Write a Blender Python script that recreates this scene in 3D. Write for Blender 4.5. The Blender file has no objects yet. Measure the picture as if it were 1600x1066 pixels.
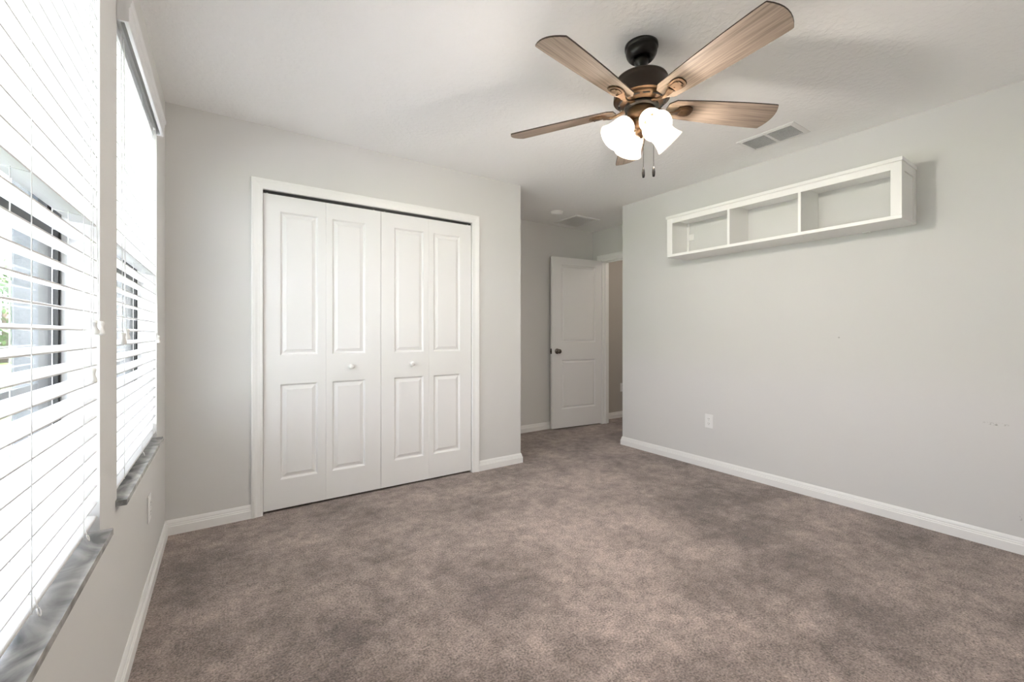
import bpy, bmesh, math, random
from mathutils import Vector, Matrix
random.seed(7)
SC = bpy.context.scene
COL = SC.collection
PI = math.pi

# ------------------------------------------------------------------ camera
FPX, YAW, HORIZON, CAM_Z = 675.0, math.radians(34.25), 521.0, 1.138
cam_data = bpy.data.cameras.new('camera')
cam_data.sensor_width = 36.0
cam_data.lens = FPX / 1600.0 * 36.0
cam_data.shift_y = -(533.0 - HORIZON) / 1600.0
cam_data.clip_start = 0.02
cam = bpy.data.objects.new('camera', cam_data)
cam.location = (0, 0, CAM_Z)
cam.rotation_euler = (PI / 2, 0, -YAW)
COL.objects.link(cam)
SC.camera = cam

# ------------------------------------------------------------------ view, world, daylight
SC.view_settings.view_transform = 'Standard'
SC.view_settings.look = 'None'
SC.view_settings.gamma = 1.0
SC.view_settings.use_curve_mapping = False
SC.view_settings.exposure = 1.50
SC.cycles.use_denoising = True
SC.cycles.max_bounces = 16
SC.cycles.diffuse_bounces = 10
SC.cycles.glossy_bounces = 4
SC.cycles.transmission_bounces = 8
SC.cycles.transparent_max_bounces = 16
SC.cycles.caustics_reflective = False
SC.cycles.caustics_refractive = False
SC.cycles.sample_clamp_indirect = 8.0

SKY_STRENGTH = 3.6
LAMP_WATTS = 8.5
HALL_FILL_WATTS = 4.0

world = bpy.data.worlds.new('sky')
SC.world = world
world.use_nodes = True
wn, wl = world.node_tree.nodes, world.node_tree.links
wn.clear()
w_out = wn.new('ShaderNodeOutputWorld')
w_bg = wn.new('ShaderNodeBackground')
w_tc = wn.new('ShaderNodeTexCoord')
w_map = wn.new('ShaderNodeMapping')
w_map.inputs['Scale'].default_value = (1.6, 1.6, 4.0)
w_no = wn.new('ShaderNodeTexNoise')
w_no.inputs['Scale'].default_value = 1.3
w_no.inputs['Detail'].default_value = 5
w_rp = wn.new('ShaderNodeValToRGB')
w_rp.color_ramp.elements[0].position = 0.36
w_rp.color_ramp.elements[0].color = (0.50, 0.66, 0.88, 1)
w_rp.color_ramp.elements[1].position = 0.52
w_rp.color_ramp.elements[1].color = (0.94, 0.97, 1.0, 1)
wl.new(w_tc.outputs['Generated'], w_map.inputs['Vector'])
wl.new(w_map.outputs['Vector'], w_no.inputs['Vector'])
wl.new(w_no.outputs['Fac'], w_rp.inputs['Fac'])
wl.new(w_rp.outputs['Color'], w_bg.inputs['Color'])
w_bg.inputs['Strength'].default_value = SKY_STRENGTH
wl.new(w_bg.outputs['Background'], w_out.inputs['Surface'])

sun = bpy.data.lights.new('sun', 'SUN')      # from behind the house: lights the ground outside the windows, never the room
sun.energy = 28.0
sun.angle = math.radians(2)
sun.color = (1.0, 1.0, 1.0)
so_ = bpy.data.objects.new('sun', sun)
so_.rotation_euler = Vector((-0.62, -0.25, -1.0)).to_track_quat('-Z', 'Y').to_euler()
COL.objects.link(so_)

# the window wall is a touch out of square with the others
M_LEFT = Matrix.Translation((-0.245, 3.105, 0)) @ Matrix.Rotation(math.atan(-0.010), 4, 'Z') @ Matrix.Translation((0, -3.105, 0))
OPENINGS = [(0.600, 1.572), (1.790, 2.740)]      # window openings along the wall
SILL_Z, HEAD_Z = 0.60, 2.135
SILLS = [0.60, 0.615]                             # sill heights of the two windows
for (a, b) in OPENINGS:                          # sky portals: guide the sampling of the daylight only
    ld = bpy.data.lights.new('sky_portal', 'AREA')
    ld.shape = 'RECTANGLE'
    ld.size, ld.size_y = b - a, HEAD_Z - SILL_Z
    ld.cycles.is_portal = True
    lo = bpy.data.objects.new('sky_portal', ld)
    lo.matrix_world = M_LEFT @ Matrix.Translation((-0.17, (a + b) / 2, (SILL_Z + HEAD_Z) / 2)) @ Matrix.Rotation(-PI / 2, 4, 'Y') @ Matrix.Rotation(PI / 2, 4, 'Z')
    COL.objects.link(lo)

# ------------------------------------------------------------------ materials
def srgb(r, g, b):
    def f(c):
        c /= 255.0
        return c / 12.92 if c <= 0.04045 else ((c + 0.055) / 1.055) ** 2.4
    return (f(r), f(g), f(b), 1)

def mat(name, color, rough=0.5, metal=0.0, spec=0.5):
    m = bpy.data.materials.new(name)
    m.use_nodes = True
    b = m.node_tree.nodes['Principled BSDF']
    b.inputs['Base Color'].default_value = color if len(color) == 4 else (*color, 1)
    b.inputs['Roughness'].default_value = rough
    b.inputs['Metallic'].default_value = metal
    b.inputs['Specular IOR Level'].default_value = spec
    return m

def nd(m, kind, **kw):
    n = m.node_tree.nodes.new(kind)
    for k, v in kw.items():
        if k in n.inputs: n.inputs[k].default_value = v
        else: setattr(n, k, v)
    return n

def lk(m, a, ao, b, bi):
    m.node_tree.links.new(a.outputs[ao], b.inputs[bi])

def bsdf(m): return m.node_tree.nodes['Principled BSDF']

def add_bump(m, scale, strength, dist=0.002, detail=4, ramp=None, kind='noise'):
    tc = nd(m, 'ShaderNodeTexCoord')
    t = nd(m, 'ShaderNodeTexNoise')
    t.inputs['Scale'].default_value = scale
    t.inputs['Detail'].default_value = detail
    lk(m, tc, 'Object', t, 'Vector')
    src, so = t, 'Fac'
    if ramp:
        r = nd(m, 'ShaderNodeValToRGB')
        r.color_ramp.elements[0].position = ramp[0]
        r.color_ramp.elements[1].position = ramp[1]
        lk(m, t, 'Fac', r, 'Fac')
        src, so = r, 'Color'
    bp = nd(m, 'ShaderNodeBump')
    bp.inputs['Strength'].default_value = strength
    bp.inputs['Distance'].default_value = dist
    lk(m, src, so, bp, 'Height')
    lk(m, bp, 'Normal', bsdf(m), 'Normal')

WALL_COL = (0.684, 0.681, 0.668, 1)
M = {}
M['wall'] = mat('wall_paint', WALL_COL, 0.75, spec=0.25); add_bump(M['wall'], 90, 0.12, 0.002)
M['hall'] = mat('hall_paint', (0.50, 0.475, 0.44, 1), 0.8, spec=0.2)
M['ceiling'] = mat('ceiling_texture', (0.92, 0.92, 0.915, 1), 0.9, spec=0.15)
add_bump(M['ceiling'], 38, 0.25, 0.004, 5, (0.46, 0.60))
M['trim'] = mat('trim_paint', (0.86, 0.86, 0.85, 1), 0.38)
M['door'] = mat('door_paint', (0.82, 0.82, 0.815, 1), 0.6, spec=0.3)
M['slat'] = mat('blind_vinyl', (0.73, 0.73, 0.735, 1), 0.40)
M['cord'] = mat('cord_white', (0.85, 0.85, 0.84, 1), 0.8)
M['tassel'] = mat('tassel_plastic', (0.86, 0.86, 0.84, 1), 0.35)
M['headrail'] = mat('headrail_metal', (0.70, 0.72, 0.72, 1), 0.4)
M['bronze_frame'] = mat('window_bronze', (0.018, 0.017, 0.016, 1), 0.45)
M['screen_bar'] = mat('screen_bar_grey', (0.28, 0.31, 0.31, 1), 0.5)
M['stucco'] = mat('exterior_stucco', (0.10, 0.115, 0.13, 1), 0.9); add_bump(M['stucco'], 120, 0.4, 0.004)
M['plate'] = mat('outlet_plastic', (0.86, 0.86, 0.85, 1), 0.35)
M['slot'] = mat('outlet_slot', (0.05, 0.05, 0.05, 1), 0.6)
M['black'] = mat('oil_rubbed_black', (0.020, 0.017, 0.015, 1), 0.32, 0.6)
M['bronze'] = mat('oil_rubbed_bronze', (0.088, 0.049, 0.024, 1), 0.40, 0.65)
M['housing'] = mat('motor_bronze', (0.048, 0.034, 0.026, 1), 0.36, 0.6)
M['nickel'] = mat('dark_nickel', (0.16, 0.14, 0.125, 1), 0.25, 0.95)
M['track'] = mat('track_steel', (0.05, 0.05, 0.05, 1), 0.5, 0.5)
M['register'] = mat('register_enamel', (0.82, 0.82, 0.81, 1), 0.4)
M['duct'] = mat('duct_shade', (0.03, 0.03, 0.03, 1), 0.9)
M['shelf'] = mat('shelf_lacquer', (0.86, 0.86, 0.845, 1), 0.42)
M['bracket'] = mat('bracket_white', (0.88, 0.88, 0.86, 1), 0.4)
M['lawn'] = mat('lawn_grass', (0.13, 0.20, 0.06, 1), 0.95, spec=0.1)
M['concrete'] = mat('bounce_concrete', (0.54, 0.55, 0.56, 1), 0.9, spec=0.2)
M['leaf'] = mat('tree_leaf', (0.055, 0.125, 0.020, 1), 0.7)
M['bark'] = mat('tree_bark', (0.10, 0.07, 0.05, 1), 0.9)

# scuffs on the right wall: three small marks with a shape of their own
def scuffed_wall():
    m = mat('wall_paint_scuffed', WALL_COL, 0.75, spec=0.25)
    add_bump(m, 90, 0.12, 0.002)
    tc = nd(m, 'ShaderNodeTexCoord')
    no = nd(m, 'ShaderNodeTexNoise'); no.inputs['Scale'].default_value = 95; no.inputs['Detail'].default_value = 3
    lk(m, tc, 'Object', no, 'Vector')
    last = None
    for (y, z, ry, rz) in ((0.452, 0.655, 0.055, 0.010), (0.365, 0.19, 0.006, 0.030), (1.155, 1.11, 0.006, 0.006)):
        mp = nd(m, 'ShaderNodeMapping')
        mp.inputs['Location'].default_value = (0, -y / ry, -z / rz)
        mp.inputs['Scale'].default_value = (0, 1 / ry, 1 / rz)
        lk(m, tc, 'Object', mp, 'Vector')
        ln = nd(m, 'ShaderNodeVectorMath', operation='LENGTH')
        lk(m, mp, 'Vector', ln, 0)
        mr = nd(m, 'ShaderNodeMapRange')
        mr.inputs['From Min'].default_value = 1.0
        mr.inputs['From Max'].default_value = 0.5
        lk(m, ln, 'Value', mr, 'Value')
        if last is None: last = (mr, 'Result')
        else:
            ad = nd(m, 'ShaderNodeMath', operation='MAXIMUM')
            lk(m, last[0], last[1], ad, 0); lk(m, mr, 'Result', ad, 1)
            last = (ad, 'Value')
    rp = nd(m, 'ShaderNodeMapRange')
    rp.inputs['From Min'].default_value = 0.52; rp.inputs['From Max'].default_value = 0.68
    lk(m, no, 'Fac', rp, 'Value')
    mu = nd(m, 'ShaderNodeMath', operation='MULTIPLY')
    lk(m, last[0], last[1], mu, 0); lk(m, rp, 'Result', mu, 1)
    mx = nd(m, 'ShaderNodeMix', data_type='RGBA')
    lk(m, mu, 'Value', mx, 0)
    mx.inputs[6].default_value = WALL_COL
    mx.inputs[7].default_value = (0.24, 0.24, 0.22, 1)
    m.node_tree.links.new(mx.outputs[2], bsdf(m).inputs['Base Color'])
    return m
M['wall_scuffed'] = scuffed_wall()

def carpet():
    m = mat('carpet_pile', (0.2, 0.16, 0.14, 1), 0.97, spec=0.08)
    tc = nd(m, 'ShaderNodeTexCoord')
    # brushed and trodden patches of nap
    wv = nd(m, 'ShaderNodeTexNoise'); wv.inputs['Scale'].default_value = 2.2; wv.inputs['Detail'].default_value = 12; wv.inputs['Roughness'].default_value = 0.78; wv.inputs['Distortion'].default_value = 0.25
    lk(m, tc, 'Object', wv, 'Vector')
    # a light brushed swath from the alcove to the middle of the room, dark unbrushed nap beside it
    last = (wv, 'Fac')
    for (x, y, a, rx, ry, amp) in ((1.75, 1.75, 50, 1.35, 0.42, 0.085), (2.62, 1.35, 55, 1.05, 0.40, -0.085), (0.30, 1.15, 60, 0.95, 0.50, -0.06), (2.95, 2.75, 20, 0.50, 0.40, 0.05)):
        ca, sa = math.cos(math.radians(a)), math.sin(math.radians(a))
        mp = nd(m, 'ShaderNodeMapping', vector_type='TEXTURE')
        mp.inputs['Location'].default_value = (x, y, 0)
        mp.inputs['Rotation'].default_value = (0, 0, math.radians(a))
        mp.inputs['Scale'].default_value = (rx, ry, 1)
        lk(m, tc, 'Object', mp, 'Vector')
        ln = nd(m, 'ShaderNodeVectorMath', operation='LENGTH'); lk(m, mp, 'Vector', ln, 0)
        mr = nd(m, 'ShaderNodeMapRange', interpolation_type='SMOOTHSTEP')
        mr.inputs['From Min'].default_value = 1.25; mr.inputs['From Max'].default_value = 0.25
        lk(m, ln, 'Value', mr, 'Value')
        ma = nd(m, 'ShaderNodeMath', operation='MULTIPLY_ADD'); ma.inputs[1].default_value = amp
        lk(m, mr, 'Result', ma, 0); lk(m, last[0], last[1], ma, 2)
        last = (ma, 'Value')
    r1 = nd(m, 'ShaderNodeValToRGB')
    e = r1.color_ramp.elements
    e[0].position, e[0].color = 0.37, (0.165, 0.128, 0.114, 1)
    e[1].position, e[1].color = 0.62, (0.395, 0.317, 0.284, 1)
    lk(m, last[0], last[1], r1, 'Fac')
    # tufts
    tf = nd(m, 'ShaderNodeTexNoise'); tf.inputs['Scale'].default_value = 130; tf.inputs['Detail'].default_value = 3; tf.inputs['Roughness'].default_value = 0.7
    lk(m, tc, 'Object', tf, 'Vector')
    md_ = nd(m, 'ShaderNodeTexNoise'); md_.inputs['Scale'].default_value = 15; md_.inputs['Detail'].default_value = 5; md_.inputs['Roughness'].default_value = 0.75
    lk(m, tc, 'Object', md_, 'Vector')
    av = nd(m, 'ShaderNodeMath', operation='MULTIPLY_ADD'); av.inputs[1].default_value = 0.34
    lk(m, md_, 'Fac', av, 0); 
    sc_ = nd(m, 'ShaderNodeMath', operation='MULTIPLY'); sc_.inputs[1].default_value = 0.66
    lk(m, tf, 'Fac', sc_, 0); lk(m, sc_, 'Value', av, 2)
    r2 = nd(m, 'ShaderNodeMapRange')
    r2.inputs['From Min'].default_value = 0.38; r2.inputs['From Max'].default_value = 0.62
    r2.inputs['To Min'].default_value = 0.36; r2.inputs['To Max'].default_value = 1.64
    lk(m, av, 'Value', r2, 'Value')
    mu = nd(m, 'ShaderNodeVectorMath', operation='SCALE')
    lk(m, r1, 'Color', mu, 0); lk(m, r2, 'Result', mu, 'Scale')
    m.node_tree.links.new(mu.outputs['Vector'], bsdf(m).inputs['Base Color'])
    bp = nd(m, 'ShaderNodeBump'); bp.inputs['Strength'].default_value = 0.9; bp.inputs['Distance'].default_value = 0.006
    lk(m, tf, 'Fac', bp, 'Height')
    b2 = nd(m, 'ShaderNodeBump'); b2.inputs['Strength'].default_value = 0.5; b2.inputs['Distance'].default_value = 0.03
    lk(m, wv, 'Fac', b2, 'Height'); lk(m, bp, 'Normal', b2, 'Normal')
    lk(m, b2, 'Normal', bsdf(m), 'Normal')
    bsdf(m).inputs['Sheen Weight'].default_value = 0.25
    bsdf(m).inputs['Sheen Roughness'].default_value = 0.6
    return m
M['carpet'] = carpet()

def marble():
    m = mat('sill_marble', (0.5, 0.5, 0.5, 1), 0.16)
    tc = nd(m, 'ShaderNodeTexCoord')
    mp = nd(m, 'ShaderNodeMapping'); mp.inputs['Scale'].default_value = (9, 5, 9); mp.inputs['Rotation'].default_value = (0, 0, 0.7)
    lk(m, tc, 'Object', mp, 'Vector')
    no = nd(m, 'ShaderNodeTexNoise'); no.inputs['Scale'].default_value = 1.0; no.inputs['Detail'].default_value = 6; no.inputs['Distortion'].default_value = 1.6
    lk(m, mp, 'Vector', no, 'Vector')
    r = nd(m, 'ShaderNodeValToRGB'); e = r.color_ramp.elements
    e[0].position, e[0].color = 0.35, (0.19, 0.195, 0.20, 1)
    e[1].position, e[1].color = 0.68, (0.66, 0.66, 0.65, 1)
    lk(m, no, 'Fac', r, 'Fac'); lk(m, r, 'Color', bsdf(m), 'Base Color')
    return m
M['marble'] = marble()

def wood():
    m = mat('blade_oak', (0.4, 0.3, 0.2, 1), 0.5)
    tc = nd(m, 'ShaderNodeTexCoord')
    mp = nd(m, 'ShaderNodeMapping'); mp.inputs['Scale'].default_value = (2.6, 75, 40)
    lk(m, tc, 'Object', mp, 'Vector')
    no = nd(m, 'ShaderNodeTexNoise'); no.inputs['Scale'].default_value = 1.6; no.inputs['Detail'].default_value = 6; no.inputs['Distortion'].default_value = 0.6
    lk(m, mp, 'Vector', no, 'Vector')
    r = nd(m, 'ShaderNodeValToRGB'); e = r.color_ramp.elements
    e[0].position, e[0].color = 0.28, (0.150, 0.112, 0.086, 1)
    e[1].position, e[1].color = 0.72, (0.335, 0.262, 0.208, 1)
    lk(m, no, 'Fac', r, 'Fac'); lk(m, r, 'Color', bsdf(m), 'Base Color')
    return m
M['oak'] = wood()
M['oak_edge'] = mat('blade_edge_dark', (0.045, 0.030, 0.022, 1), 0.6)

def glass_pane():
    m = bpy.data.materials.new('window_glass'); m.use_nodes = True
    n, l = m.node_tree.nodes, m.node_tree.links
    n.clear()
    o = n.new('ShaderNodeOutputMaterial'); mx = n.new('ShaderNodeMixShader')
    t = n.new('ShaderNodeBsdfTransparent'); t.inputs['Color'].default_value = (0.925, 0.925, 0.93, 1)
    g = n.new('ShaderNodeBsdfGlossy'); g.inputs['Roughness'].default_value = 0.02
    f = n.new('ShaderNodeLayerWeight'); f.inputs['Blend'].default_value = 0.5
    p = n.new('ShaderNodeMath'); p.operation = 'POWER'; p.inputs[1].default_value = 5.0
    q = n.new('ShaderNodeMath'); q.operation = 'MULTIPLY_ADD'; q.inputs[1].default_value = 0.85; q.inputs[2].default_value = 0.04
    l.new(f.outputs['Facing'], p.inputs[0]); l.new(p.outputs[0], q.inputs[0]); l.new(q.outputs[0], mx.inputs[0]); l.new(t.outputs[0], mx.inputs[1]); l.new(g.outputs[0], mx.inputs[2]); l.new(mx.outputs[0], o.inputs[0])
    return m
M['glass'] = glass_pane()

def frosted():
    m = bpy.data.materials.new('frosted_glass_shade'); m.use_nodes = True
    n, l = m.node_tree.nodes, m.node_tree.links
    n.clear()
    o = n.new('ShaderNodeOutputMaterial'); mx = n.new('ShaderNodeMixShader')
    t = n.new('ShaderNodeBsdfTranslucent'); t.inputs['Color'].default_value = (0.93, 0.90, 0.85, 1)
    d = n.new('ShaderNodeBsdfDiffuse'); d.inputs['Color'].default_value = (0.90, 0.88, 0.85, 1)
    mx.inputs[0].default_value = 0.30
    l.new(t.outputs[0], mx.inputs[1]); l.new(d.outputs[0], mx.inputs[2]); l.new(mx.outputs[0], o.inputs[0])
    return m
M['frosted'] = frosted()

def emit(name, color, s):
    m = bpy.data.materials.new(name); m.use_nodes = True
    n, l = m.node_tree.nodes, m.node_tree.links
    n.clear()
    o = n.new('ShaderNodeOutputMaterial'); e = n.new('ShaderNodeEmission')
    e.inputs[0].default_value = (*color, 1); e.inputs[1].default_value = s
    l.new(e.outputs[0], o.inputs[0])
    return m
M['bulb'] = emit('bulb_glow', (1.0, 0.88, 0.72), 12.0)

# ------------------------------------------------------------------ mesh helpers
class MB:
    def __init__(self): self.v, self.f, self.m, self.s = [], [], [], []
    def add(self, verts, faces, mi=0, smooth=False, mtx=None):
        o = len(self.v)
        self.v += [(mtx @ Vector(p)) if mtx else Vector(p) for p in verts]
        for f in faces:
            self.f.append([o + i for i in f]); self.m.append(mi); self.s.append(smooth)
        return self
    def box(self, x0, y0, z0, x1, y1, z1, mi=0, mtx=None):
        x0, x1 = min(x0, x1), max(x0, x1); y0, y1 = min(y0, y1), max(y0, y1); z0, z1 = min(z0, z1), max(z0, z1)
        return self.add([(x0, y0, z0), (x1, y0, z0), (x1, y1, z0), (x0, y1, z0), (x0, y0, z1), (x1, y0, z1), (x1, y1, z1), (x0, y1, z1)],
                        [(0, 3, 2, 1), (4, 5, 6, 7), (0, 1, 5, 4), (1, 2, 6, 5), (2, 3, 7, 6), (3, 0, 4, 7)], mi, False, mtx)
    def lathe(self, prof, n=32, mi=0, mtx=None, smooth=True, cap=True):
        vs, fs = [], []
        for (r, z) in prof:
            for k in range(n):
                a = 2 * PI * k / n
                vs.append((r * math.cos(a), r * math.sin(a), z))
        for i in range(len(prof) - 1):
            for k in range(n):
                k2 = (k + 1) % n
                fs.append((i * n + k, i * n + k2, (i + 1) * n + k2, (i + 1) * n + k))
        self.add(vs, fs, mi, smooth, mtx)
        if cap:
            for i in (0, len(prof) - 1):
                if prof[i][0] > 1e-5:
                    self.add([vs[i * n + k] for k in range(n)], [tuple(range(n))], mi, False, mtx)
        return self
    def tube(self, pts, r, n=8, mi=0, mtx=None, smooth=True):
        pts = [Vector(p) for p in pts]
        rs = r if isinstance(r, (list, tuple)) else [r] * len(pts)
        vs, fs = [], []
        up = Vector((0.13, 0.29, 0.95))
        for i, p in enumerate(pts):
            t = (pts[min(i + 1, len(pts) - 1)] - pts[max(i - 1, 0)]).normalized()
            a = t.cross(up)
            if a.length < 1e-3: a = t.cross(Vector((1, 0, 0)))
            a.normalize(); b = t.cross(a)
            for k in range(n):
                q = 2 * PI * k / n
                vs.append(p + a * math.cos(q) * rs[i] + b * math.sin(q) * rs[i])
        for i in range(len(pts) - 1):
            for k in range(n):
                k2 = (k + 1) % n
                fs.append((i * n + k, i * n + k2, (i + 1) * n + k2, (i + 1) * n + k))
        fs.append(tuple(range(n))); fs.append(tuple((len(pts) - 1) * n + k for k in range(n)))
        return self.add(vs, fs, mi, smooth, mtx)
    def prism(self, outline, z0, z1, mi=0, mi_side=None, mtx=None):
        n = len(outline)
        vs = [(x, y, z0) for x, y in outline] + [(x, y, z1) for x, y in outline]
        self.add(vs, [tuple(reversed(range(n))), tuple(range(n, 2 * n))], mi, False, mtx)
        self.add(vs, [(k, (k + 1) % n, n + (k + 1) % n, n + k) for k in range(n)], mi if mi_side is None else mi_side, False, mtx)
        return self
    def sweep(self, path, prof, conv, side=1, mi=0):
        # path: 2-D points; prof: (offset sideways, height out of the plane); conv(a, b, h) -> xyz; corners are mitred
        P = [Vector(p) for p in path]
        offs = []
        for i in range(len(P)):
            ns = []
            if i > 0:
                d = (P[i] - P[i - 1]).normalized(); ns.append(Vector((-d.y, d.x)) * side)
            if i < len(P) - 1:
                d = (P[i + 1] - P[i]).normalized(); ns.append(Vector((-d.y, d.x)) * side)
            if len(ns) == 2:
                b = (ns[0] + ns[1]).normalized()
                offs.append(b / max(0.2, b.dot(ns[0])))
            else: offs.append(ns[0])
        n = len(prof); vs, fs = [], []
        for p, o in zip(P, offs):
            for (w, h) in prof:
                q = p + o * w
                vs.append(conv(q.x, q.y, h))
        for i in range(len(P) - 1):
            for k in range(n):
                k2 = (k + 1) % n
                fs.append((i * n + k, i * n + k2, (i + 1) * n + k2, (i + 1) * n + k))
        fs.append(tuple(range(n))); fs.append(tuple((len(P) - 1) * n + k for k in range(n)))
        return self.add(vs, fs, mi)
    def build(self, name, mats, parent=None, bevel=0.0, mtx=None, segs=2, seg_angle=40):
        me = bpy.data.meshes.new(name)
        me.from_pydata([tuple(v) for v in self.v], [], self.f)
        for mm in (mats if isinstance(mats, (list, tuple)) else [mats]): me.materials.append(mm)
        for p, mi, s in zip(me.polygons, self.m, self.s):
            p.material_index = mi; p.use_smooth = s
        bm = bmesh.new(); bm.from_mesh(me)
        bmesh.ops.remove_doubles(bm, verts=bm.verts, dist=1e-6)
        bmesh.ops.recalc_face_normals(bm, faces=bm.faces)
        bm.to_mesh(me); bm.free()
        o = bpy.data.objects.new(name, me)
        COL.objects.link(o)
        if parent is not None: o.parent = parent
        if mtx is not None: o.matrix_local = mtx
        if bevel > 0:
            md = o.modifiers.new('bevel', 'BEVEL')
            md.width = bevel; md.segments = segs; md.limit_method = 'ANGLE'; md.angle_limit = math.radians(seg_angle)
            md.harden_normals = False
        return o

def tag(o, label=None, cat=None, group=None, kind=None):
    if label: o['label'] = label
    if cat: o['category'] = cat
    if group: o['group'] = group
    if kind: o['kind'] = kind
    return o

def thing(name, label, cat, mtx=None, group=None, kind=None):
    o = bpy.data.objects.new(name, None)
    o.empty_display_size = 0.1
    COL.objects.link(o)
    if mtx is not None: o.matrix_world = mtx
    return tag(o, label, cat, group, kind)

def dup(o, parent, mtx=None):
    c = o.copy(); COL.objects.link(c); c.parent = parent
    if mtx is not None: c.matrix_local = mtx
    for ch in list(o.children): 
        m = ch.matrix_local.copy(); dup(ch, c, m)
    return c

T = Matrix.Translation
def R(a, ax): return Matrix.Rotation(a, 4, ax)

# ------------------------------------------------------------------ room shell
H = 2.44
XR, YC = 3.425, 3.105            # right wall, closet wall
XS, YA, XE = 2.206, 4.015, 3.99  # closet side, alcove back wall, entry wall
YB = -0.85                       # wall behind the camera
CL0, CL1, CLH = 0.232, 1.718, 2.040
ED0, ED1, EDH = 3.085, 3.860, 2.055

def struct(o, label, cat): return tag(o, label, cat, None, 'structure')

b = MB(); b.box(-0.6, YB - 0.1, -0.1, 5.6, 4.115, 0)
struct(b.build('floor', M['carpet']), 'brown-grey cut pile carpet covering the whole floor', 'floor')
b = MB(); b.box(-0.6, YB - 0.1, H, 5.6, 4.115, H + 0.1)
struct(b.build('ceiling', M['ceiling']), 'white knockdown-textured ceiling over the whole room', 'ceiling')

# window wall, in its own frame: inner drywall leaf and outer block leaf, two openings
b = MB()
Y0, Y1 = -1.1, 4.2
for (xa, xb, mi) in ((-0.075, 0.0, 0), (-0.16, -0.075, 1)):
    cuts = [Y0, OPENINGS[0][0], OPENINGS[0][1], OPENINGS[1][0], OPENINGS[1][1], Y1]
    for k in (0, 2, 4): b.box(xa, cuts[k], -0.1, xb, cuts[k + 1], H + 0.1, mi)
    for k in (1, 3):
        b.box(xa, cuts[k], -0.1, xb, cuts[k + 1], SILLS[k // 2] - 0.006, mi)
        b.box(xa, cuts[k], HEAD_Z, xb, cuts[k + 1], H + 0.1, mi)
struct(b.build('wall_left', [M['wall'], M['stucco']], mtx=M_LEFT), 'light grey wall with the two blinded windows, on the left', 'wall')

b = MB(); b.box(-0.6, YB - 0.1, -0.1, XR + 0.1, YB, H + 0.1)
struct(b.build('wall_back', M['wall']), 'light grey wall behind the camera', 'wall')

b = MB()
b.box(XR, YB - 0.1, -0.1, XR + 0.10, 3.02, H + 0.1)
b.box(XR + 0.10, 2.92, -0.1, XE + 0.11, 3.02, H + 0.1)
struct(b.build('wall_right', M['wall_scuffed']), 'light grey wall carrying the white shelf, on the right', 'wall')

b = MB()
b.box(-0.5, YC, -0.1, CL0, YC + 0.10, H + 0.1)
b.box(CL1, YC, -0.1, XS, YC + 0.10, H + 0.1)
b.box(CL0, YC, CLH, CL1, YC + 0.10, H + 0.1)
b.box(XS - 0.10, YC + 0.10, -0.1, XS, YA, H + 0.1)
struct(b.build('wall_closet', M['wall']), 'light grey wall around the white bifold closet doors', 'wall')

b = MB(); b.box(-0.6, YA, -0.1, XE + 0.11, YA + 0.1, H + 0.1)
struct(b.build('wall_alcove', M['wall']), 'shaded grey wall behind the open white door', 'wall')
b = MB(); b.box(XE + 0.11, YA, -0.1, 5.6, YA + 0.1, H + 0.1)
b.box(5.4, 1.9, -0.1, 5.5, YA, H + 0.1); b.box(XR + 0.10, 1.9, -0.1, 5.4, 2.0, H + 0.1)
struct(b.build('wall_hall', M['hall']), 'dim taupe hallway wall seen through the open doorway', 'wall')

b = MB()
b.box(XE, 3.02, -0.1, XE + 0.11, ED0, H + 0.1)
b.box(XE, ED1, -0.1, XE + 0.11, YA, H + 0.1)
b.box(XE, ED0, EDH, XE + 0.11, ED1, H + 0.1)
struct(b.build('wall_entry', M['wall']), 'shaded grey wall above the open doorway', 'wall')

# baseboards
BB = [(0, 0), (0.0145, 0), (0.0145, 0.047), (0.0115, 0.051), (0.0115, 0.057), (0.0085, 0.061), (0.0085, 0.067), (0.0060, 0.076), (0.003, 0.083), (0, 0.083)]
flat = lambda a, c, h: (a, c, h)
def baseboard(name, path, side, label, mtx=None):
    o = MB().sweep(path, BB, flat, side).build(name, M['trim'], mtx=mtx)
    return struct(o, label, 'baseboard')
baseboard('baseboard_left', [(0, YB), (0, YC - 0.0)], -1, 'white baseboard under the two windows', M_LEFT)
baseboard('baseboard_closet_left', [(-0.245, YC), (CL0 - 0.062, YC)], -1, 'short white baseboard between window wall and closet casing')
baseboard('baseboard_closet_right', [(CL1 + 0.063, YC), (XS, YC), (XS, YA)], -1, 'short white baseboard right of the closet, wrapping the corner')
baseboard('baseboard_alcove', [(XS, YA), (XE, YA)], -1, 'white baseboard on the shaded wall behind the open door')
baseboard('baseboard_right', [(XE, 3.02), (XR, 3.02), (XR, YB)], -1, 'long white baseboard along the right wall under the shelf')
baseboard('baseboard_hall', [(XE + 0.11, YA), (5.4, YA)], -1, 'baseboard in the dim hallway beyond the doorway')

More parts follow.
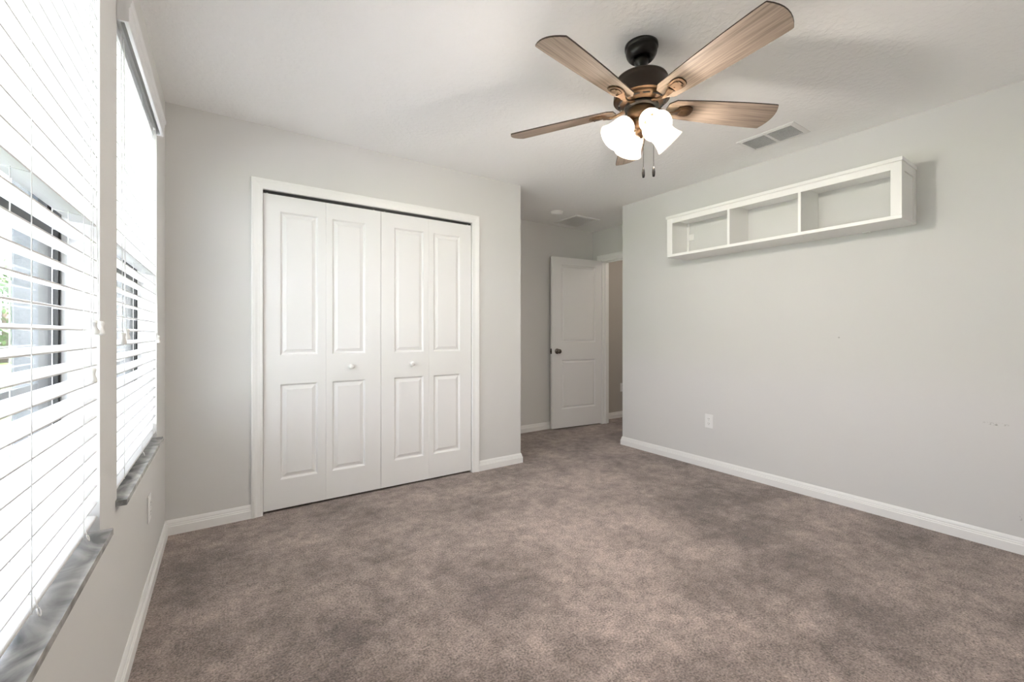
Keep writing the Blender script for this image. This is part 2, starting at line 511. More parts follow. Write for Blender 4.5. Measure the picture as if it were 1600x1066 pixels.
# casings
CAS = [(0, 0), (0, 0.009), (0.003, 0.011), (0.011, 0.0115), (0.014, 0.0105), (0.030, 0.0125), (0.042, 0.0165), (0.047, 0.0165), (0.050, 0.018), (0.060, 0.0175), (0.063, 0.015), (0.063, 0)]
o = MB().sweep([(CL0, 0), (CL0, CLH), (CL1, CLH), (CL1, 0)], CAS, lambda a, c, h: (a, YC - h, c), 1)
o = o.build('trim_1', M['trim'])
struct(o, 'white moulded casing around the closet opening', 'door casing')
b = MB()
b.box(CL0 - 0.001, YC + 0.001, 0, CL0 + 0.001, YC + 0.1, CLH); 
o2 = MB()
o2.sweep([(ED0, 0), (ED0, EDH), (ED1, EDH), (ED1, 0)], CAS, lambda a, c, h: (XE - h, a, c), 1)
o2.box(XE - 0.002, ED1 - 0.018, 0, XE + 0.112, ED1, EDH); o2.box(XE - 0.002, ED0, 0, XE + 0.112, ED0 + 0.018, EDH)
o2.box(XE - 0.002, ED0, EDH - 0.018, XE + 0.112, ED1, EDH)
o2.box(XE + 0.042, ED1 - 0.030, 0, XE + 0.075, ED1 - 0.018, EDH - 0.018); o2.box(XE + 0.042, ED0, EDH - 0.030, XE + 0.075, ED1, EDH - 0.018)
struct(o2.build('trim_2', M['trim']), 'white casing and jamb of the open doorway', 'door casing')

# ------------------------------------------------------------------ panelled doors
MOULD = [(0.0, 0.0), (0.003, -0.002), (0.009, -0.013), (0.013, -0.0145), (0.017, -0.0135), (0.038, -0.003), (0.041, -0.0035)]
MOULD2 = [(0.0, 0.0), (0.004, -0.003), (0.010, -0.011), (0.016, -0.012), (0.022, -0.010), (0.034, -0.003), (0.037, -0.0035)]
def door_slab(b, w, h, t, panels, mould, z0=0.0):
    # front face at y = 0 looking to -y, width along +x, height along +z
    xs = sorted({0.0, w, *[p[0] for p in panels], *[p[1] for p in panels]})
    zs = sorted({z0, h, *[p[2] for p in panels], *[p[3] for p in panels]})
    def inside(x, z): return any(p[0] < x < p[1] and p[2] < z < p[3] for p in panels)
    for i in range(len(xs) - 1):
        for j in range(len(zs) - 1):
            if not inside((xs[i] + xs[i + 1]) / 2, (zs[j] + zs[j + 1]) / 2):
                b.add([(xs[i], 0, zs[j]), (xs[i + 1], 0, zs[j]), (xs[i + 1], 0, zs[j + 1]), (xs[i], 0, zs[j + 1])], [(0, 1, 2, 3)])
    for (xa, xb, za, zb) in panels:
        vs, fs = [], []
        for (ins, dep) in mould:
            vs += [(xa + ins, -dep, za + ins), (xb - ins, -dep, za + ins), (xb - ins, -dep, zb - ins), (xa + ins, -dep, zb - ins)]
        for k in range(len(mould) - 1):
            for q in range(4):
                fs.append((k * 4 + q, k * 4 + (q + 1) % 4, k * 4 + 4 + (q + 1) % 4, k * 4 + 4 + q))
        n = (len(mould) - 1) * 4
        fs.append((n, n + 1, n + 2, n + 3))
        b.add(vs, fs)
    # back and edges: split like the front so the corners weld
    for j in range(len(zs) - 1):
        b.add([(0, 0, zs[j]), (0, 0, zs[j + 1]), (0, t, zs[j + 1]), (0, t, zs[j])], [(0, 1, 2, 3)])
        b.add([(w, 0, zs[j]), (w, 0, zs[j + 1]), (w, t, zs[j + 1]), (w, t, zs[j])], [(0, 1, 2, 3)])
        for i in range(len(xs) - 1):
            b.add([(xs[i], t, zs[j]), (xs[i + 1], t, zs[j]), (xs[i + 1], t, zs[j + 1]), (xs[i], t, zs[j + 1])], [(0, 1, 2, 3)])
    for i in range(len(xs) - 1):
        for z in (z0, h):
            b.add([(xs[i], 0, z), (xs[i + 1], 0, z), (xs[i + 1], t, z), (xs[i], t, z)], [(0, 1, 2, 3)])
    return b

YD = YC + 0.012                  # face of the closet doors
LEAVES = [(0.2355, 0.6020, 0.329, 0.554), (0.6028, 0.9732, 0.643, 0.865), (0.9762, 1.3450, 1.073, 1.304), (1.3458, 1.7145, 1.385, 1.616)]
knob_prof = [(0.0, 0.0), (0.011, 0.0), (0.0095, 0.004), (0.008, 0.009), (0.010, 0.013), (0.0155, 0.018), (0.0172, 0.023), (0.0155, 0.028), (0.010, 0.0315), (0.0, 0.0325)]
for k, (name, lab, kx) in enumerate((('door_1', 'left white bifold closet door pair, nearer the windows', 0.763), ('door_2', 'right white bifold closet door pair, nearer the alcove', 1.204))):
    d = thing(name, lab, 'closet door', T((LEAVES[2 * k][0], YD, 0)), 'bifold closet doors', 'structure')
    ox = LEAVES[2 * k][0]
    for (xa, xb, pa, pb) in LEAVES[2 * k:2 * k + 2]:
        bb = MB()
        door_slab(bb, xb - xa, 2.020, 0.030, [(pa - xa, pb - xa, 0.200, 0.812), (pa - xa, pb - xa, 0.996, 1.918)], MOULD, 0.016)
        bb.build('door_leaf', M['door'], d, mtx=T((xa - ox, 0, 0)))
    bb = MB().lathe(knob_prof, 24)
    bb.build('door_knob', M['plate'], d, mtx=T((kx - ox, 0.0, 0.909)) @ R(PI / 2, 'X'))
    w = LEAVES[2 * k + 1][1] - ox
    for px in ((0.022, w - 0.045) if k == 0 else (0.030, w - 0.025)):
        MB().lathe([(0.0, 2.018), (0.0045, 2.018), (0.0045, 2.034), (0.0, 2.034)], 10).build('pivot_pin', M['headrail'], d, mtx=T((px, 0.012, 0)))
b = MB()
b.box(0, 0, 2.026, CL1 - CL0 - 0.004, 0.006, 2.0395); b.box(0, 0.022, 2.026, CL1 - CL0 - 0.004, 0.028, 2.0395); b.box(0, 0, 2.036, CL1 - CL0 - 0.004, 0.028, 2.0395)
o = b.build('closet_track', M['track'], mtx=T((CL0 + 0.002, YC + 0.018, 0)))
tag(o, 'dark metal track along the top of the closet opening', 'door track')

# interior door, swung open against the alcove wall
HX, HY_, LX, LY = 3.985, 3.850, 3.245, 3.930
dw = math.hypot(LX - HX, LY - HY_)
ang = math.atan2(HY_ - LY, HX - LX)      # from latch edge to hinge edge
d3 = thing('door_3', 'open white two-panel door standing in the alcove', 'door', T((LX, LY, 0)) @ R(ang, 'Z'), None, 'structure')
bb = MB()
door_slab(bb, dw, 2.045, 0.035, [(0.138, 0.644, 0.235, 0.820), (0.138, 0.644, 1.030, 1.960)], MOULD2, 0.012)
bb.build('door_leaf', M['door'], d3)
kp = [(0.0, 0.0), (0.032, 0.0), (0.032, 0.004), (0.028, 0.008), (0.014, 0.010), (0.0115, 0.020), (0.013, 0.030), (0.024, 0.038), (0.0275, 0.048), (0.0265, 0.058), (0.018, 0.066), (0.0, 0.068)]
kn = MB().lathe(kp, 28).build('door_knob', M['nickel'], d3, mtx=T((0.070, 0, 0.926)) @ R(PI / 2, 'X'))
MB().box(-0.0025, 0.006, 0.895, 0.0, 0.030, 0.957).box(-0.010, 0.012, 0.915, -0.0025, 0.024, 0.938).build('latch_plate', M['nickel'], d3)
for z in (0.22, 1.05, 1.85):
    MB().lathe([(0, z - 0.045), (0.006, z - 0.045), (0.006, z + 0.045), (0, z + 0.045)], 10).build('hinge', M['nickel'], d3, mtx=T((dw + 0.004, 0.039, 0)))

# ------------------------------------------------------------------ windows, sills and blinds
def make_window(k, a, c):
    w = c - a
    root = thing('window_%d' % (k + 1), ('bronze-framed window behind the nearer blind at the photo\'s left edge', 'bronze-framed window behind the farther blind, near the room corner')[k], 'window', M_LEFT @ T((0, a, 0)), 'single hung windows', 'structure')
    sz = SILLS[k]
    z0, z1, zm = sz + 0.012, HEAD_Z, 1.385
    b = MB()
    xo, xi = -0.112, -0.073
    b.box(xo, 0.0, z0, xi, 0.010, z1); b.box(xo, w - 0.010, z0, xi, w, z1); b.box(xo, 0.010, z0, xi, w - 0.010, z0 + 0.03); b.box(xo, 0.010, z1 - 0.03, xi, w - 0.010, z1)
    b.build('window_frame', M['bronze_frame'], root)
    b = MB(); x0, x1 = -0.108, -0.092
    b.box(x0, 0.010, zm - 0.018, x1, w - 0.010, zm + 0.018)
    b.box(x0, 0.010, z1 - 0.05, x1, w - 0.010, z1 - 0.03); b.box(x0, 0.010, zm, x1, 0.026, z1 - 0.03); b.box(x0, w - 0.026, zm, x1, w - 0.010, z1 - 0.03)
    s = b.build('upper_sash', M['bronze_frame'], root)
    MB().box(-0.101, 0.026, zm + 0.018, -0.098, w - 0.026, z1 - 0.05).build('glass_pane', M['glass'], s)
    b = MB(); x0, x1 = -0.090, -0.075
    b.box(x0, 0.010, zm - 0.022, x1, w - 0.010, zm + 0.014)
    b.box(x0, 0.010, z0 + 0.03, x1, w - 0.010, z0 + 0.06); b.box(x0, 0.010, z0 + 0.06, x1, 0.018, zm - 0.022); b.box(x0, w - 0.018, z0 + 0.06, x1, w - 0.010, zm - 0.022)
    s = b.build('lower_sash', M['bronze_frame'], root)
    MB().box(-0.084, 0.018, z0 + 0.06, -0.081, w - 0.018, zm - 0.022).build('glass_pane', M['glass'], s)
    MB().box(-0.122, 0.0, 0.985, -0.114, w, 1.012).build('screen_bar', M['screen_bar'], root)
    b = MB()
    b.prism([(-0.075, 0.0), (0.0, 0.0), (0.0, -0.022), (0.027, -0.022), (0.027, w + 0.002), (0.0, w + 0.002), (0.0, w), (-0.075, w)], sz - 0.006, sz + 0.012)
    b.build('window_sill', M['marble'], root, bevel=0.005, segs=3)
for k, (a, c) in enumerate(OPENINGS): make_window(k, a, c)

PITCH, SLAT_W, TILT = 0.0452, 0.050, math.radians(9.5)
def slat_mesh(L):
    b = MB(); n = 6; t = 0.0032
    top, bot = [], []
    for i in range(n + 1):
        u = i / n; x = -SLAT_W * u; z = 0.0022 * math.sin(PI * u)
        top.append((x, z + t / 2)); bot.append((x, z - t / 2))
    out = top + bot[::-1]
    m = len(out)
    vs = [(x, 0, z) for x, z in out] + [(x, L, z) for x, z in out]
    fs = [(k, (k + 1) % m, m + (k + 1) % m, m + k) for k in range(m)]
    b.add(vs, fs, 0, False)
    for e in (0, m):
        for i in range(n): b.add([vs[e + i], vs[e + i + 1], vs[e + m - 2 - i], vs[e + m - 1 - i]], [(0, 1, 2, 3)])
    return b

tassel_prof = [(0.0, 0.0), (0.0085, 0.0), (0.0095, 0.003), (0.0090, 0.008), (0.0060, 0.017), (0.0058, 0.022), (0.0072, 0.029), (0.0075, 0.032), (0.0050, 0.035), (0.0, 0.0355)]
def make_blind(k, ya, yb, ladders, tassels, loops):
    L = yb - ya
    root = thing('window_blind', ('white horizontal-slat blind at the photo\'s left edge, over the nearer window', 'white horizontal-slat blind over the farther window, beside the room corner')[k], 'blind', M_LEFT @ T((0, ya, 0)), 'slatted window blinds')
    tm = R(TILT, 'Y')
    z_top = 2.085
    zs = []
    z = 1.146
    while z - PITCH > SILLS[k] + 0.060: z -= PITCH
    while z < z_top: zs.append(z); z += PITCH
    first = None
    for z in zs:
        m = T((-0.001, 0, z)) @ tm
        if first is None: first = slat_mesh(L).build('slat', M['slat'], root, mtx=m)
        else: dup(first, root, m)
    rail_z = max(zs[0] - PITCH * 0.85, SILLS[k] + 0.024)
    MB().box(-0.050, 0, -0.005, 0, L, 0.005).build('bottom_rail', M['slat'], root, bevel=0.003, mtx=T((-0.001, 0, rail_z)) @ tm)
    b = MB(); b.box(-0.055, 0.004, 2.098, -0.010, L - 0.004, 2.133)
    b.build('head_rail', M['headrail'], root, bevel=0.002)
    # valance with a small crown profile and returns to the wall
    vp = [(0.018, 2.106), (0.028, 2.106), (0.030, 2.110), (0.030, 2.150), (0.033, 2.154), (0.033, 2.162), (0.037, 2.170), (0.038, 2.182), (0.018, 2.182)]
    oa, ob = -0.022, L + 0.006
    b = MB(); n = len(vp)
    vs = [(x, oa, z) for x, z in vp] + [(x, ob, z) for x, z in vp]
    b.add(vs, [(q, (q + 1) % n, n + (q + 1) % n, n + q) for q in range(n)] + [tuple(range(n)), tuple(range(n, 2 * n))])
    for (s0, s1) in ((oa, oa + 0.010), (ob - 0.010, ob)): b.box(0.001, s0, 2.106, 0.019, s1, 2.182)
    b.build('valance', M['slat'], root)
    for y in ladders:
        y -= ya
        b = MB()
        for x in (0.0015, -0.0505): b.tube([(x, y, rail_z), (x, y, 2.10)], 0.0009, 6)
        for z in zs:
            b.tube([(0.0015, y, z - 0.0035), (-0.0505, y, z + 0.0045)], 0.0006, 5)
        b.tube([(-0.026, y + 0.008, rail_z), (-0.026, y + 0.008, 2.10)], 0.0010, 6)
        b.build('ladder_cord', M['cord'], root)
    for (y, z, off, lean) in tassels:
        y -= ya
        b = MB(); b.tube([(0.004, y, 2.10), (0.006 + off * 0.4, y, z + 0.30), (0.006 + off, y, z + 0.034)], 0.0011, 6)
        cc = b.build('lift_cord', M['cord'], root)
        MB().lathe(tassel_prof, 18).build('tassel', M['tassel'], cc, mtx=T((0.008 + off, y, z)) @ R(lean, 'X'))
    for y in loops:          # the tied-off tail of the ladder cord, looped over the rail's front edge
        y -= ya
        pts = [(0.0022, y - 0.001, rail_z + 0.026), (0.0030, y + 0.004, rail_z + 0.012), (0.0042, y + 0.010, rail_z)]
        for i in range(13):
            a = 0.25 - i / 12 * 4.4
            pts.append((0.0055 + 0.004 * math.sin(i / 12 * PI), y + 0.002 + 0.0085 * math.cos(a), rail_z - 0.0020 + 0.0085 * math.sin(a)))
        MB().tube(pts, 0.0011, 6).build('cord_loop', M['cord'], root)
make_blind(0, 0.612, 1.548, (0.74, 1.075, 1.405), ((1.462, 1.137, 0.002, 0.30), (1.483, 1.134, 0.008, -0.25), (1.444, 1.018, 0.001, 0.0)), (1.085, 1.412))
make_blind(1, 1.803, 2.718, (1.905, 2.27, 2.60), ((1.832, 1.105, 0.001, 0.1), (1.872, 1.118, 0.004, 0.0), (2.610, 1.108, 0.001, 0.1), (2.650, 1.092, 0.006, 0.0)), (2.272,))

# ------------------------------------------------------------------ outlets
def make_outlet(label, mtx):
    # plate in the local x-z plane, facing local -y
    o = thing('wall_outlet', label, 'outlet', mtx, 'white wall outlets')
    MB().box(-0.036, -0.0055, -0.058, 0.036, 0.0, 0.058).build('cover_plate', M['plate'], o, bevel=0.003)
    for s in (-1, 1):
        b = MB(); pts = []
        for i in range(24):
            a = 2 * PI * i / 24
            pts.append((0.017 * math.cos(a), max(-0.0135, min(0.0135, 0.017 * math.sin(a)))))
        b.prism(pts, 0, 0.0022, mtx=T((0, -0.0055, s * 0.0195)) @ R(PI / 2, 'X'))
        r = b.build('receptacle', M['plate'], o)
        b = MB()
        for x, hh in ((-0.0065, 0.0045), (0.0065, 0.0035)): b.box(x - 0.0011, -0.0081, s * 0.0195 + 0.003 - hh, x + 0.0011, -0.0076, s * 0.0195 + 0.003 + hh)
        b.box(-0.0022, -0.0081, s * 0.0195 - 0.0105, 0.0022, -0.0076, s * 0.0195 - 0.0065)
        b.build('slots', M['slot'], r)
    MB().lathe([(0, 0), (0.003, 0), (0.003, 0.0015), (0, 0.002)], 12).build('screw', M['headrail'], o, mtx=T((0, -0.0055, 0)) @ R(PI / 2, 'X'))
    return o
make_outlet('white wall outlet on the right wall, below the shelf', T((XR, 2.075, 0.397)) @ R(-PI / 2, 'Z'))
make_outlet('white wall outlet low on the window wall, below the farther sill', M_LEFT @ T((0, 2.462, 0.372)) @ R(PI / 2, 'Z'))
make_outlet('outlet on the hallway wall, glimpsed at the doorway\'s right edge', T((4.545, YA, 0.405)))

# ------------------------------------------------------------------ wall shelf
sx0, sx1, sy0, sy1, sz0, sz1 = 3.155, XR, 0.768, 2.293, 1.783, 2.128
sh = thing('wall_shelf', 'long white three-bay wall shelf high on the right wall', 'shelf', T((XR, (sy0 + sy1) / 2, sz0)))
def spart(b, name, bevel=0.0012, m='shelf'):
    return b.build(name, M[m], sh, bevel=bevel, mtx=T((-XR, -(sy0 + sy1) / 2, -sz0)))
b = MB(); b.box(sx0 - 0.006, sy0 - 0.004, sz1 - 0.022, sx1, sy1 + 0.010, sz1); b.box(sx0 + 0.001, sy0 + 0.001, sz1 - 0.026, sx1, sy1 - 0.001, sz1 - 0.022)
spart(b, 'top_board', 0.0025)
b = MB(); b.box(sx0 + 0.002, sy0, sz0, sx1, sy1, sz0 + 0.021); spart(b, 'bottom_board')
b = MB(); b.box(sx0 + 0.002, sy0 + 0.050, 2.064, sx0 + 0.019, sy1 - 0.050, sz1 - 0.026); spart(b, 'top_rail')
for (a, c) in ((sy0, sy0 + 0.050), (sy1 - 0.050, sy1)):
    b = MB(); b.box(sx0, a, sz0 + 0.021, sx0 + 0.0185, c, sz1 - 0.026); spart(b, 'front_stile')
for s, ya in ((0, sy0), (1, sy1 - 0.018)):
    b = MB()
    yo = ya if s == 0 else ya + 0.018
    inn = 0.005 if s == 0 else -0.005
    za, zb = sz0 + 0.021, sz1 - 0.026
    b.box(sx0 + 0.0195, ya + (0.007 if s == 0 else 0), za, sx1, ya + 0.018 - (0.007 if s else 0), zb)
    q0, q1 = (ya, ya + 0.007) if s == 0 else (ya + 0.011, ya + 0.018)
    b.box(sx0 + 0.0195, q0, za, sx0 + 0.050, q1, zb); b.box(sx1 - 0.045, q0, za, sx1, q1, zb); b.box(sx0 + 0.050, q0, zb - 0.045, sx1 - 0.045, q1, zb)
    spart(b, 'side_panel')
for yd in (1.283, 1.760):
    b = MB(); b.box(sx0 + 0.019, yd - 0.009, sz0 + 0.021, sx1 - 0.001, yd + 0.009, sz1 - 0.026)
    b.box(sx0 + 0.001, yd - 0.009, sz0 + 0.021, sx0 + 0.019, yd + 0.009, 2.064)
    spart(b, 'divider')
b = MB(); b.box(sx1 - 0.014, sy1 - 0.036, sz0 + 0.021, sx1, sy1 - 0.018, sz1 - 0.026); spart(b, 'rear_cleat', 0.001)
b = MB(); b.box(sx1 - 0.014, sy0 + 0.018, sz0 + 0.021, sx1, sy0 + 0.036, sz1 - 0.026); spart(b, 'rear_cleat', 0.001)
b = MB(); b.box(sx1 - 0.012, sy1 - 0.082, 1.950, sx1, sy1 - 0.036, 2.002); spart(b, 'mounting_bracket', 0.002, 'shelf')
b = MB(); b.box(sx1 - 0.012, sy0 + 0.036, 1.950, sx1, sy0 + 0.082, 2.002); spart(b, 'mounting_bracket', 0.002, 'shelf')
for yy in (sy0 + 0.235, sy1 - 0.235):
    b = MB(); b.box(sx1 - 0.030, yy - 0.018, sz0 - 0.006, sx1 - 0.002, yy + 0.018, sz0); spart(b, 'wall_clip', 0.001, 'bracket')
for (xx, yy) in ((sx0 + 0.03, sy0 + 0.012), (sx1 - 0.04, sy0 + 0.012), (sx0 + 0.06, 1.283), (sx1 - 0.06, 1.283), (sx0 + 0.06, 1.760), (sx1 - 0.06, 1.760)):
    b = MB(); b.lathe([(0, -0.001), (0.005, -0.001), (0.005, 0.0005), (0, 0.0005)], 12, mtx=T((xx, yy, sz0))); spart(b, 'screw_cap', 0, 'headrail')

# ------------------------------------------------------------------ ceiling register, grille, smoke detector
rg = thing('ceiling_register', 'white two-bank air register in the ceiling, right of the fan', 'air vent', T((3.040, 1.397, H)))
hw, hl = 0.120, 0.178
b = MB()
fr = [(0.0, 0.0), (0.0, -0.004), (0.020, -0.009), (0.026, -0.009), (0.026, 0.0)]
def ring(b, hw, hl, prof):
    n = len(prof); vs, fs = [], []
    for (ix, iy) in ((-1, -1), (1, -1), (1, 1), (-1, 1)):
        for (w, h) in prof: vs.append((ix * (hw - w), iy * (hl - w), h))
    for c in range(4):
        d = (c + 1) % 4
        for k in range(n): fs.append((c * n + k, c * n + (k + 1) % n, d * n + (k + 1) % n, d * n + k))
    b.add(vs, fs)
ring(b, hw, hl, fr); b.build('frame', M['register'], rg)
MB().box(-hw + 0.026, -0.009, -0.009, hw - 0.026, 0.009, -0.002).build('centre_bar', M['register'], rg)
MB().box(-hw + 0.026, -hl + 0.026, -0.0012, hw - 0.026, hl - 0.026, -0.0004).build('duct_shade_sheet', M['duct'], rg)  # flat dark sheet: the shade behind the louvers put in as colour
first = None
for (ya, yb) in ((-hl + 0.026, -0.009), (0.009, hl - 0.026)):
    for i in range(9):
        x = -hw + 0.043 + i * 0.0185
        m = T((x, (ya + yb) / 2, -0.0062)) @ R(math.radians(-50), 'Y')
        if first is None:
            b = MB(); L2 = (hl - 0.035) / 2
            b.box(-0.0068, -L2, -0.0005, 0.0068, L2, 0.0005)
            first = b.build('louver', M['register'], rg, mtx=m)
        else: dup(first, rg, m)
gr = thing('return_grille', 'small square white ceiling grille above the open door', 'air vent', T((3.437, 3.716, H)))
b = MB(); ring(b, 0.180, 0.193, [(0, 0), (0, -0.006), (0.012, -0.010), (0.022, -0.010), (0.022, 0)]); b.build('frame', M['register'], gr)
MB().box(-0.158, -0.171, -0.0018, 0.158, 0.171, -0.0006).build('backing', M['register'], gr)
first = None
for i in range(11):
    y = -0.155 + i * 0.031
    m = T((0, y, -0.006)) @ R(math.radians(28), 'X')
    if first is None: first = MB().box(-0.157, -0.0160, -0.0005, 0.157, 0.0160, 0.0005).build('louver', M['register'], gr, mtx=T((0, y, -0.007)) @ R(math.radians(7), 'X'))
    else: dup(first, gr, T((0, y, -0.007)) @ R(math.radians(7), 'X'))
MB().box(-0.004, -0.171, -0.0125, 0.004, 0.171, -0.010).build('centre_bar', M['register'], gr)

sd = thing('smoke_detector', 'round white smoke detector on the alcove ceiling', 'smoke detector', T((3.000, 3.553, H)))
MB().lathe([(0.0, 0), (0.066, 0), (0.066, -0.010), (0.063, -0.013)], 40).build('base', M['plate'], sd)
MB().lathe([(0.061, -0.012), (0.061, -0.018), (0.056, -0.030), (0.048, -0.034), (0.018, -0.036), (0.0, -0.036)], 40).build('cover', M['plate'], sd)
MB().lathe([(0.0, -0.0355), (0.008, -0.0355), (0.008, -0.038), (0, -0.0385)], 16).build('test_button', M['headrail'], sd, mtx=T((0.02, 0, 0)))

# ------------------------------------------------------------------ ceiling fan
FX, FY = 1.586, 1.288
fan = thing('ceiling_fan', 'five-blade bronze and oak ceiling fan with four lit frosted shades', 'ceiling fan', T((FX, FY, H)))
MB().lathe([(0.0, 0.0), (0.073, 0.0), (0.073, -0.013), (0.069, -0.016), (0.069, -0.020), (0.0690, -0.030), (0.066, -0.042), (0.060, -0.053), (0.053, -0.061), (0.050, -0.063), (0.046, -0.063), (0.043, -0.056), (0.0, -0.052)], 48).build('canopy', M['black'], fan)
MB().lathe([(0.0, -0.052), (0.026, -0.054), (0.034, -0.064), (0.031, -0.080), (0.021, -0.089), (0.0165, -0.104), (0.0165, -0.126), (0.028, -0.130), (0.030, -0.150), (0.0, -0.150)], 28).build('downrod', M['black'], fan)
mh = MB().lathe([(0.0, -0.140), (0.030, -0.141), (0.076, -0.144), (0.103, -0.149), (0.112, -0.154), (0.115, -0.160), (0.116, -0.164), (0.114, -0.167), (0.117, -0.180), (0.121, -0.215), (0.1235, -0.240), (0.1235, -0.246)], 64, cap=False).build('motor_housing', M['housing'], fan)
MB().lathe([(0.1235, -0.246), (0.120, -0.249), (0.113, -0.250), (0.113, -0.253), (0.098, -0.262), (0.084, -0.268), (0.080, -0.272), (0.0, -0.272)], 64, cap=False).build('vent_ring', M['bronze'], mh)
b = MB()
for k in range(14):
    a = 2 * PI * k / 14
    b.box(0.088, -0.015, -0.2625, 0.104, 0.015, -0.2575, mtx=R(a, 'Z') @ T((0, 0, 0.0)) @ T((0.096, 0, -0.260)) @ R(math.radians(31), 'Y') @ T((-0.096, 0, 0.2583)))
b.build('vent_slots', M['slot'], mh)
MB().lathe([(0.0, -0.271), (0.074, -0.271), (0.076, -0.276), (0.074, -0.287), (0.0, -0.288)], 48).build('flywheel', M['black'], fan)
MB().lathe([(0.0, -0.286), (0.056, -0.287), (0.061, -0.290), (0.062, -0.300), (0.062, -0.318), (0.059, -0.328), (0.050, -0.338), (0.044, -0.341), (0.0, -0.341)], 48).build('switch_housing', M['bronze'], fan)
lf = MB().lathe([(0.0, -0.339), (0.043, -0.341), (0.046, -0.346), (0.042, -0.356), (0.030, -0.368), (0.024, -0.376), (0.026, -0.384), (0.028, -0.392), (0.026, -0.400), (0.018, -0.406), (0.008, -0.412), (0.006, -0.418), (0.0, -0.420)], 40).build('light_fitter', M['bronze'], fan)

# blades
def blade_outline():
    r0, r1 = 0.122, 0.652
    up = [(r0, 0.030), (r0 + 0.028, 0.052), (0.24, 0.0590), (0.36, 0.0665), (0.48, 0.0720), (0.58, 0.0745), (0.625, 0.0745)]
    tip = []
    for i in range(9):
        t = i / 8
        y = 0.0745 - 0.149 * t
        tip.append((0.631 + 0.024 * (1 - (2 * t - 1) ** 2), y * 0.985))
    lo = [(x, -y) for x, y in up[::-1]]
    return up + tip + lo
PITCHB = math.radians(-14.5)
BLADE_Z = -0.275
BASE = math.radians(-98)
bl0 = br0 = None
for k in range(5):
    m = R(BASE + 2 * PI * k / 5, 'Z') @ T((0, 0, BLADE_Z)) @ R(PITCHB, 'X')
    mi = R(BASE + 2 * PI * k / 5, 'Z') @ T((0, 0, BLADE_Z))
    if bl0 is None:
        b = MB(); b.prism(blade_outline(), -0.003, 0.003, 0, 1)
        bl0 = b.build('blade', [M['oak'], M['oak_edge']], fan, mtx=m)
        # blade iron: an arm from the flywheel, dipping and rising to a horseshoe plate under the blade
        b = MB()
        prof = [(0.060, -0.006), (0.085, -0.008), (0.110, -0.015), (0.130, -0.021), (0.150, -0.019), (0.165, -0.013), (0.180, -0.010)]
        wd = [0.016, 0.012, 0.009, 0.009, 0.012, 0.018, 0.022]
        vs, fs = [], []
        for (x, z), w in zip(prof, wd): vs += [(x, -w, z + 0.003), (x, w, z + 0.003), (x, w * 0.8, z - 0.004), (x, -w * 0.8, z - 0.004)]
        for i in range(len(prof) - 1):
            for q in range(4): fs.append((i * 4 + q, i * 4 + (q + 1) % 4, i * 4 + 4 + (q + 1) % 4, i * 4 + 4 + q))
        fs += [(0, 1, 2, 3), tuple(len(prof) * 4 - 4 + q for q in range(4))]
        b.add(vs, fs)
        pm = R(PITCHB, 'X')
        outer = [(0.172, 0.022), (0.200, 0.030), (0.222, 0.030), (0.236, 0.024), (0.243, 0.012), (0.243, -0.012), (0.236, -0.024), (0.222, -0.030), (0.200, -0.030), (0.172, -0.022)]
        b.prism(outer, -0.0095, -0.0032, mtx=pm)
        inner = [(0.184, 0.016), (0.204, 0.021), (0.221, 0.020), (0.230, 0.012), (0.230, -0.012), (0.221, -0.020), (0.204, -0.021), (0.184, -0.016)]
        b.prism(inner, -0.0130, -0.0094, mtx=pm)
        for (x, y) in ((0.192, 0.0), (0.222, 0.012), (0.222, -0.012)): b.lathe([(0, -0.0150), (0.0035, -0.0148), (0.0045, -0.0130), (0, -0.0128)], 10, mtx=pm @ T((x, y, 0)))
        br0 = b.build('blade_iron', M['bronze'], fan, bevel=0.0015, mtx=mi)
    else:
        dup(bl0, fan, m); dup(br0, fan, mi)

# four lamps
shade_out = [(0.0255, 0.0), (0.0285, 0.003), (0.038, 0.009), (0.0450, 0.019), (0.0490, 0.034), (0.0508, 0.055), (0.0530, 0.077), (0.0575, 0.097), (0.0630, 0.110), (0.0650, 0.115)]
shade_prof = shade_out + [(r - 0.003, z) for r, z in shade_out[::-1]]
SH_AZ = [math.radians(a) for a in (-24.5, 65.5, 155.5, 245.5)]
arm0 = sh0 = None
for az in SH_AZ:
    ma = R(az, 'Z')
    ms = R(az, 'Z') @ T((0.058, 0, -0.352)) @ R(PI - math.radians(47), 'Y')
    if arm0 is None:
        arm0 = MB().tube([(0.030, 0, -0.354), (0.040, 0, -0.346), (0.050, 0, -0.344), (0.058, 0, -0.350)], [0.010, 0.009, 0.010, 0.013], 14).build('lamp_arm', M['bronze'], fan, mtx=ma)
        sh0 = MB().lathe(shade_prof, 40, cap=False).build('lamp_shade', M['frosted'], fan, mtx=ms)
        MB().lathe([(0.0, -0.010), (0.018, -0.010), (0.027, -0.004), (0.0275, 0.003), (0.019, 0.004), (0.0, 0.004)], 28).build('socket', M['bronze'], sh0)
        MB().lathe([(0.0, 0.004), (0.013, 0.0045), (0.013, 0.030), (0.020, 0.045), (0.024, 0.060), (0.022, 0.074), (0.012, 0.084), (0.0, 0.087)], 20).build('bulb', M['bulb'], sh0)
    else:
        dup(arm0, fan, ma); dup(sh0, fan, ms)
    ld = bpy.data.lights.new('lamp_light', 'POINT')
    ld.energy = LAMP_WATTS; ld.color = (1.0, 0.92, 0.83); ld.shadow_soft_size = 0.028
    lo = bpy.data.objects.new('lamp_light', ld); COL.objects.link(lo)
    lo.parent = fan; lo.matrix_local = ms @ T((0, 0, 0.098))

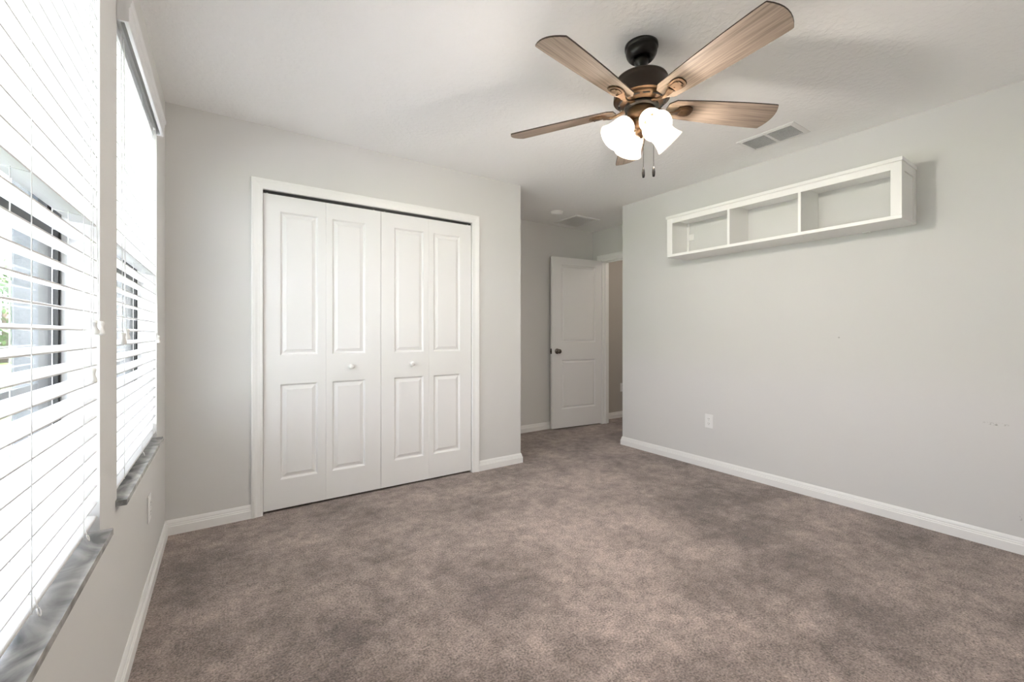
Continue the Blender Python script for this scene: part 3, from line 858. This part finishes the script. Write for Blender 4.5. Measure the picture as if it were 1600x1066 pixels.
# pull chains
rtv, fwv = Vector((math.cos(YAW), -math.sin(YAW), 0)), Vector((math.sin(YAW), math.cos(YAW), 0))
for (a, f, zb) in ((-0.003, -0.040, -0.612), (0.049, -0.020, -0.600)):
    p = rtv * a + fwv * f
    b = MB(); b.tube([(p.x * 0.8, p.y * 0.8, -0.330), (p.x, p.y, -0.338), (p.x, p.y, zb + 0.045)], 0.0011, 6)
    ch = b.build('pull_chain', M['nickel'], fan)
    MB().lathe([(0.0, 0.0), (0.0045, 0.001), (0.0065, 0.010), (0.0070, 0.022), (0.0055, 0.036), (0.0030, 0.044), (0.0, 0.046)], 16).build('pendant', M['black'], ch, mtx=T((p.x, p.y, zb)))

# hallway fill: an unseen warm point light, added to brighten the hall
ld = bpy.data.lights.new('hall_fill_light', 'POINT'); ld.energy = HALL_FILL_WATTS; ld.color = (1.0, 0.88, 0.76); ld.shadow_soft_size = 0.10
lo = bpy.data.objects.new('hall_fill_light', ld); lo.location = (4.75, 2.75, 2.25); COL.objects.link(lo)

# ------------------------------------------------------------------ outside
b = MB(); b.add([(-90, -60, -0.25), (-0.55, -60, -0.25), (-0.55, 90, -0.25), (-90, 90, -0.25)], [(0, 1, 2, 3)])
struct(b.build('ground', M['lawn']), 'green lawn outside the nearer window', 'lawn')
b = MB(); b.box(-9.0, -14, -0.30, -0.55, 9.0, -0.18)  # unseen pale slab, added to bounce sunlight up to the ceiling
struct(b.build('bounce_slab', M['concrete']), 'pale concrete slab added out of view to bounce daylight indoors', 'light reflector')
tr = thing('leafy_tree', 'green leafy tree seen between slats of the nearer blind', 'tree', T((-8.4, 30.5, -0.25)))
b = MB(); b.tube([(0, 0, 0), (0.1, 0, 1.2), (0, 0.1, 2.6)], [0.22, 0.16, 0.10], 10); b.build('trunk', M['bark'], tr)
b = MB()
for i in range(2600):
    while True:
        p = Vector((random.uniform(-1, 1), random.uniform(-1, 1), random.uniform(-1, 1)))
        if 0.35 < p.length < 1: break
    c = Vector((p.x * 2.9, p.y * 2.6, 2.45 + p.z * 2.25 + 0.3 * math.sin(p.x * 7)))
    m = T(c) @ Matrix.Rotation(random.uniform(0, 6.28), 4, Vector((random.uniform(-1, 1), random.uniform(-1, 1), random.uniform(-1, 1))).normalized())
    s = random.uniform(0.10, 0.20)
    b.add([(-s, 0, 0), (0, -s * 0.5, 0), (s, 0, 0), (0, s * 0.5, 0)], [(0, 1, 2, 3)], 0, False, m)
b.build('foliage', M['leaf'], tr)
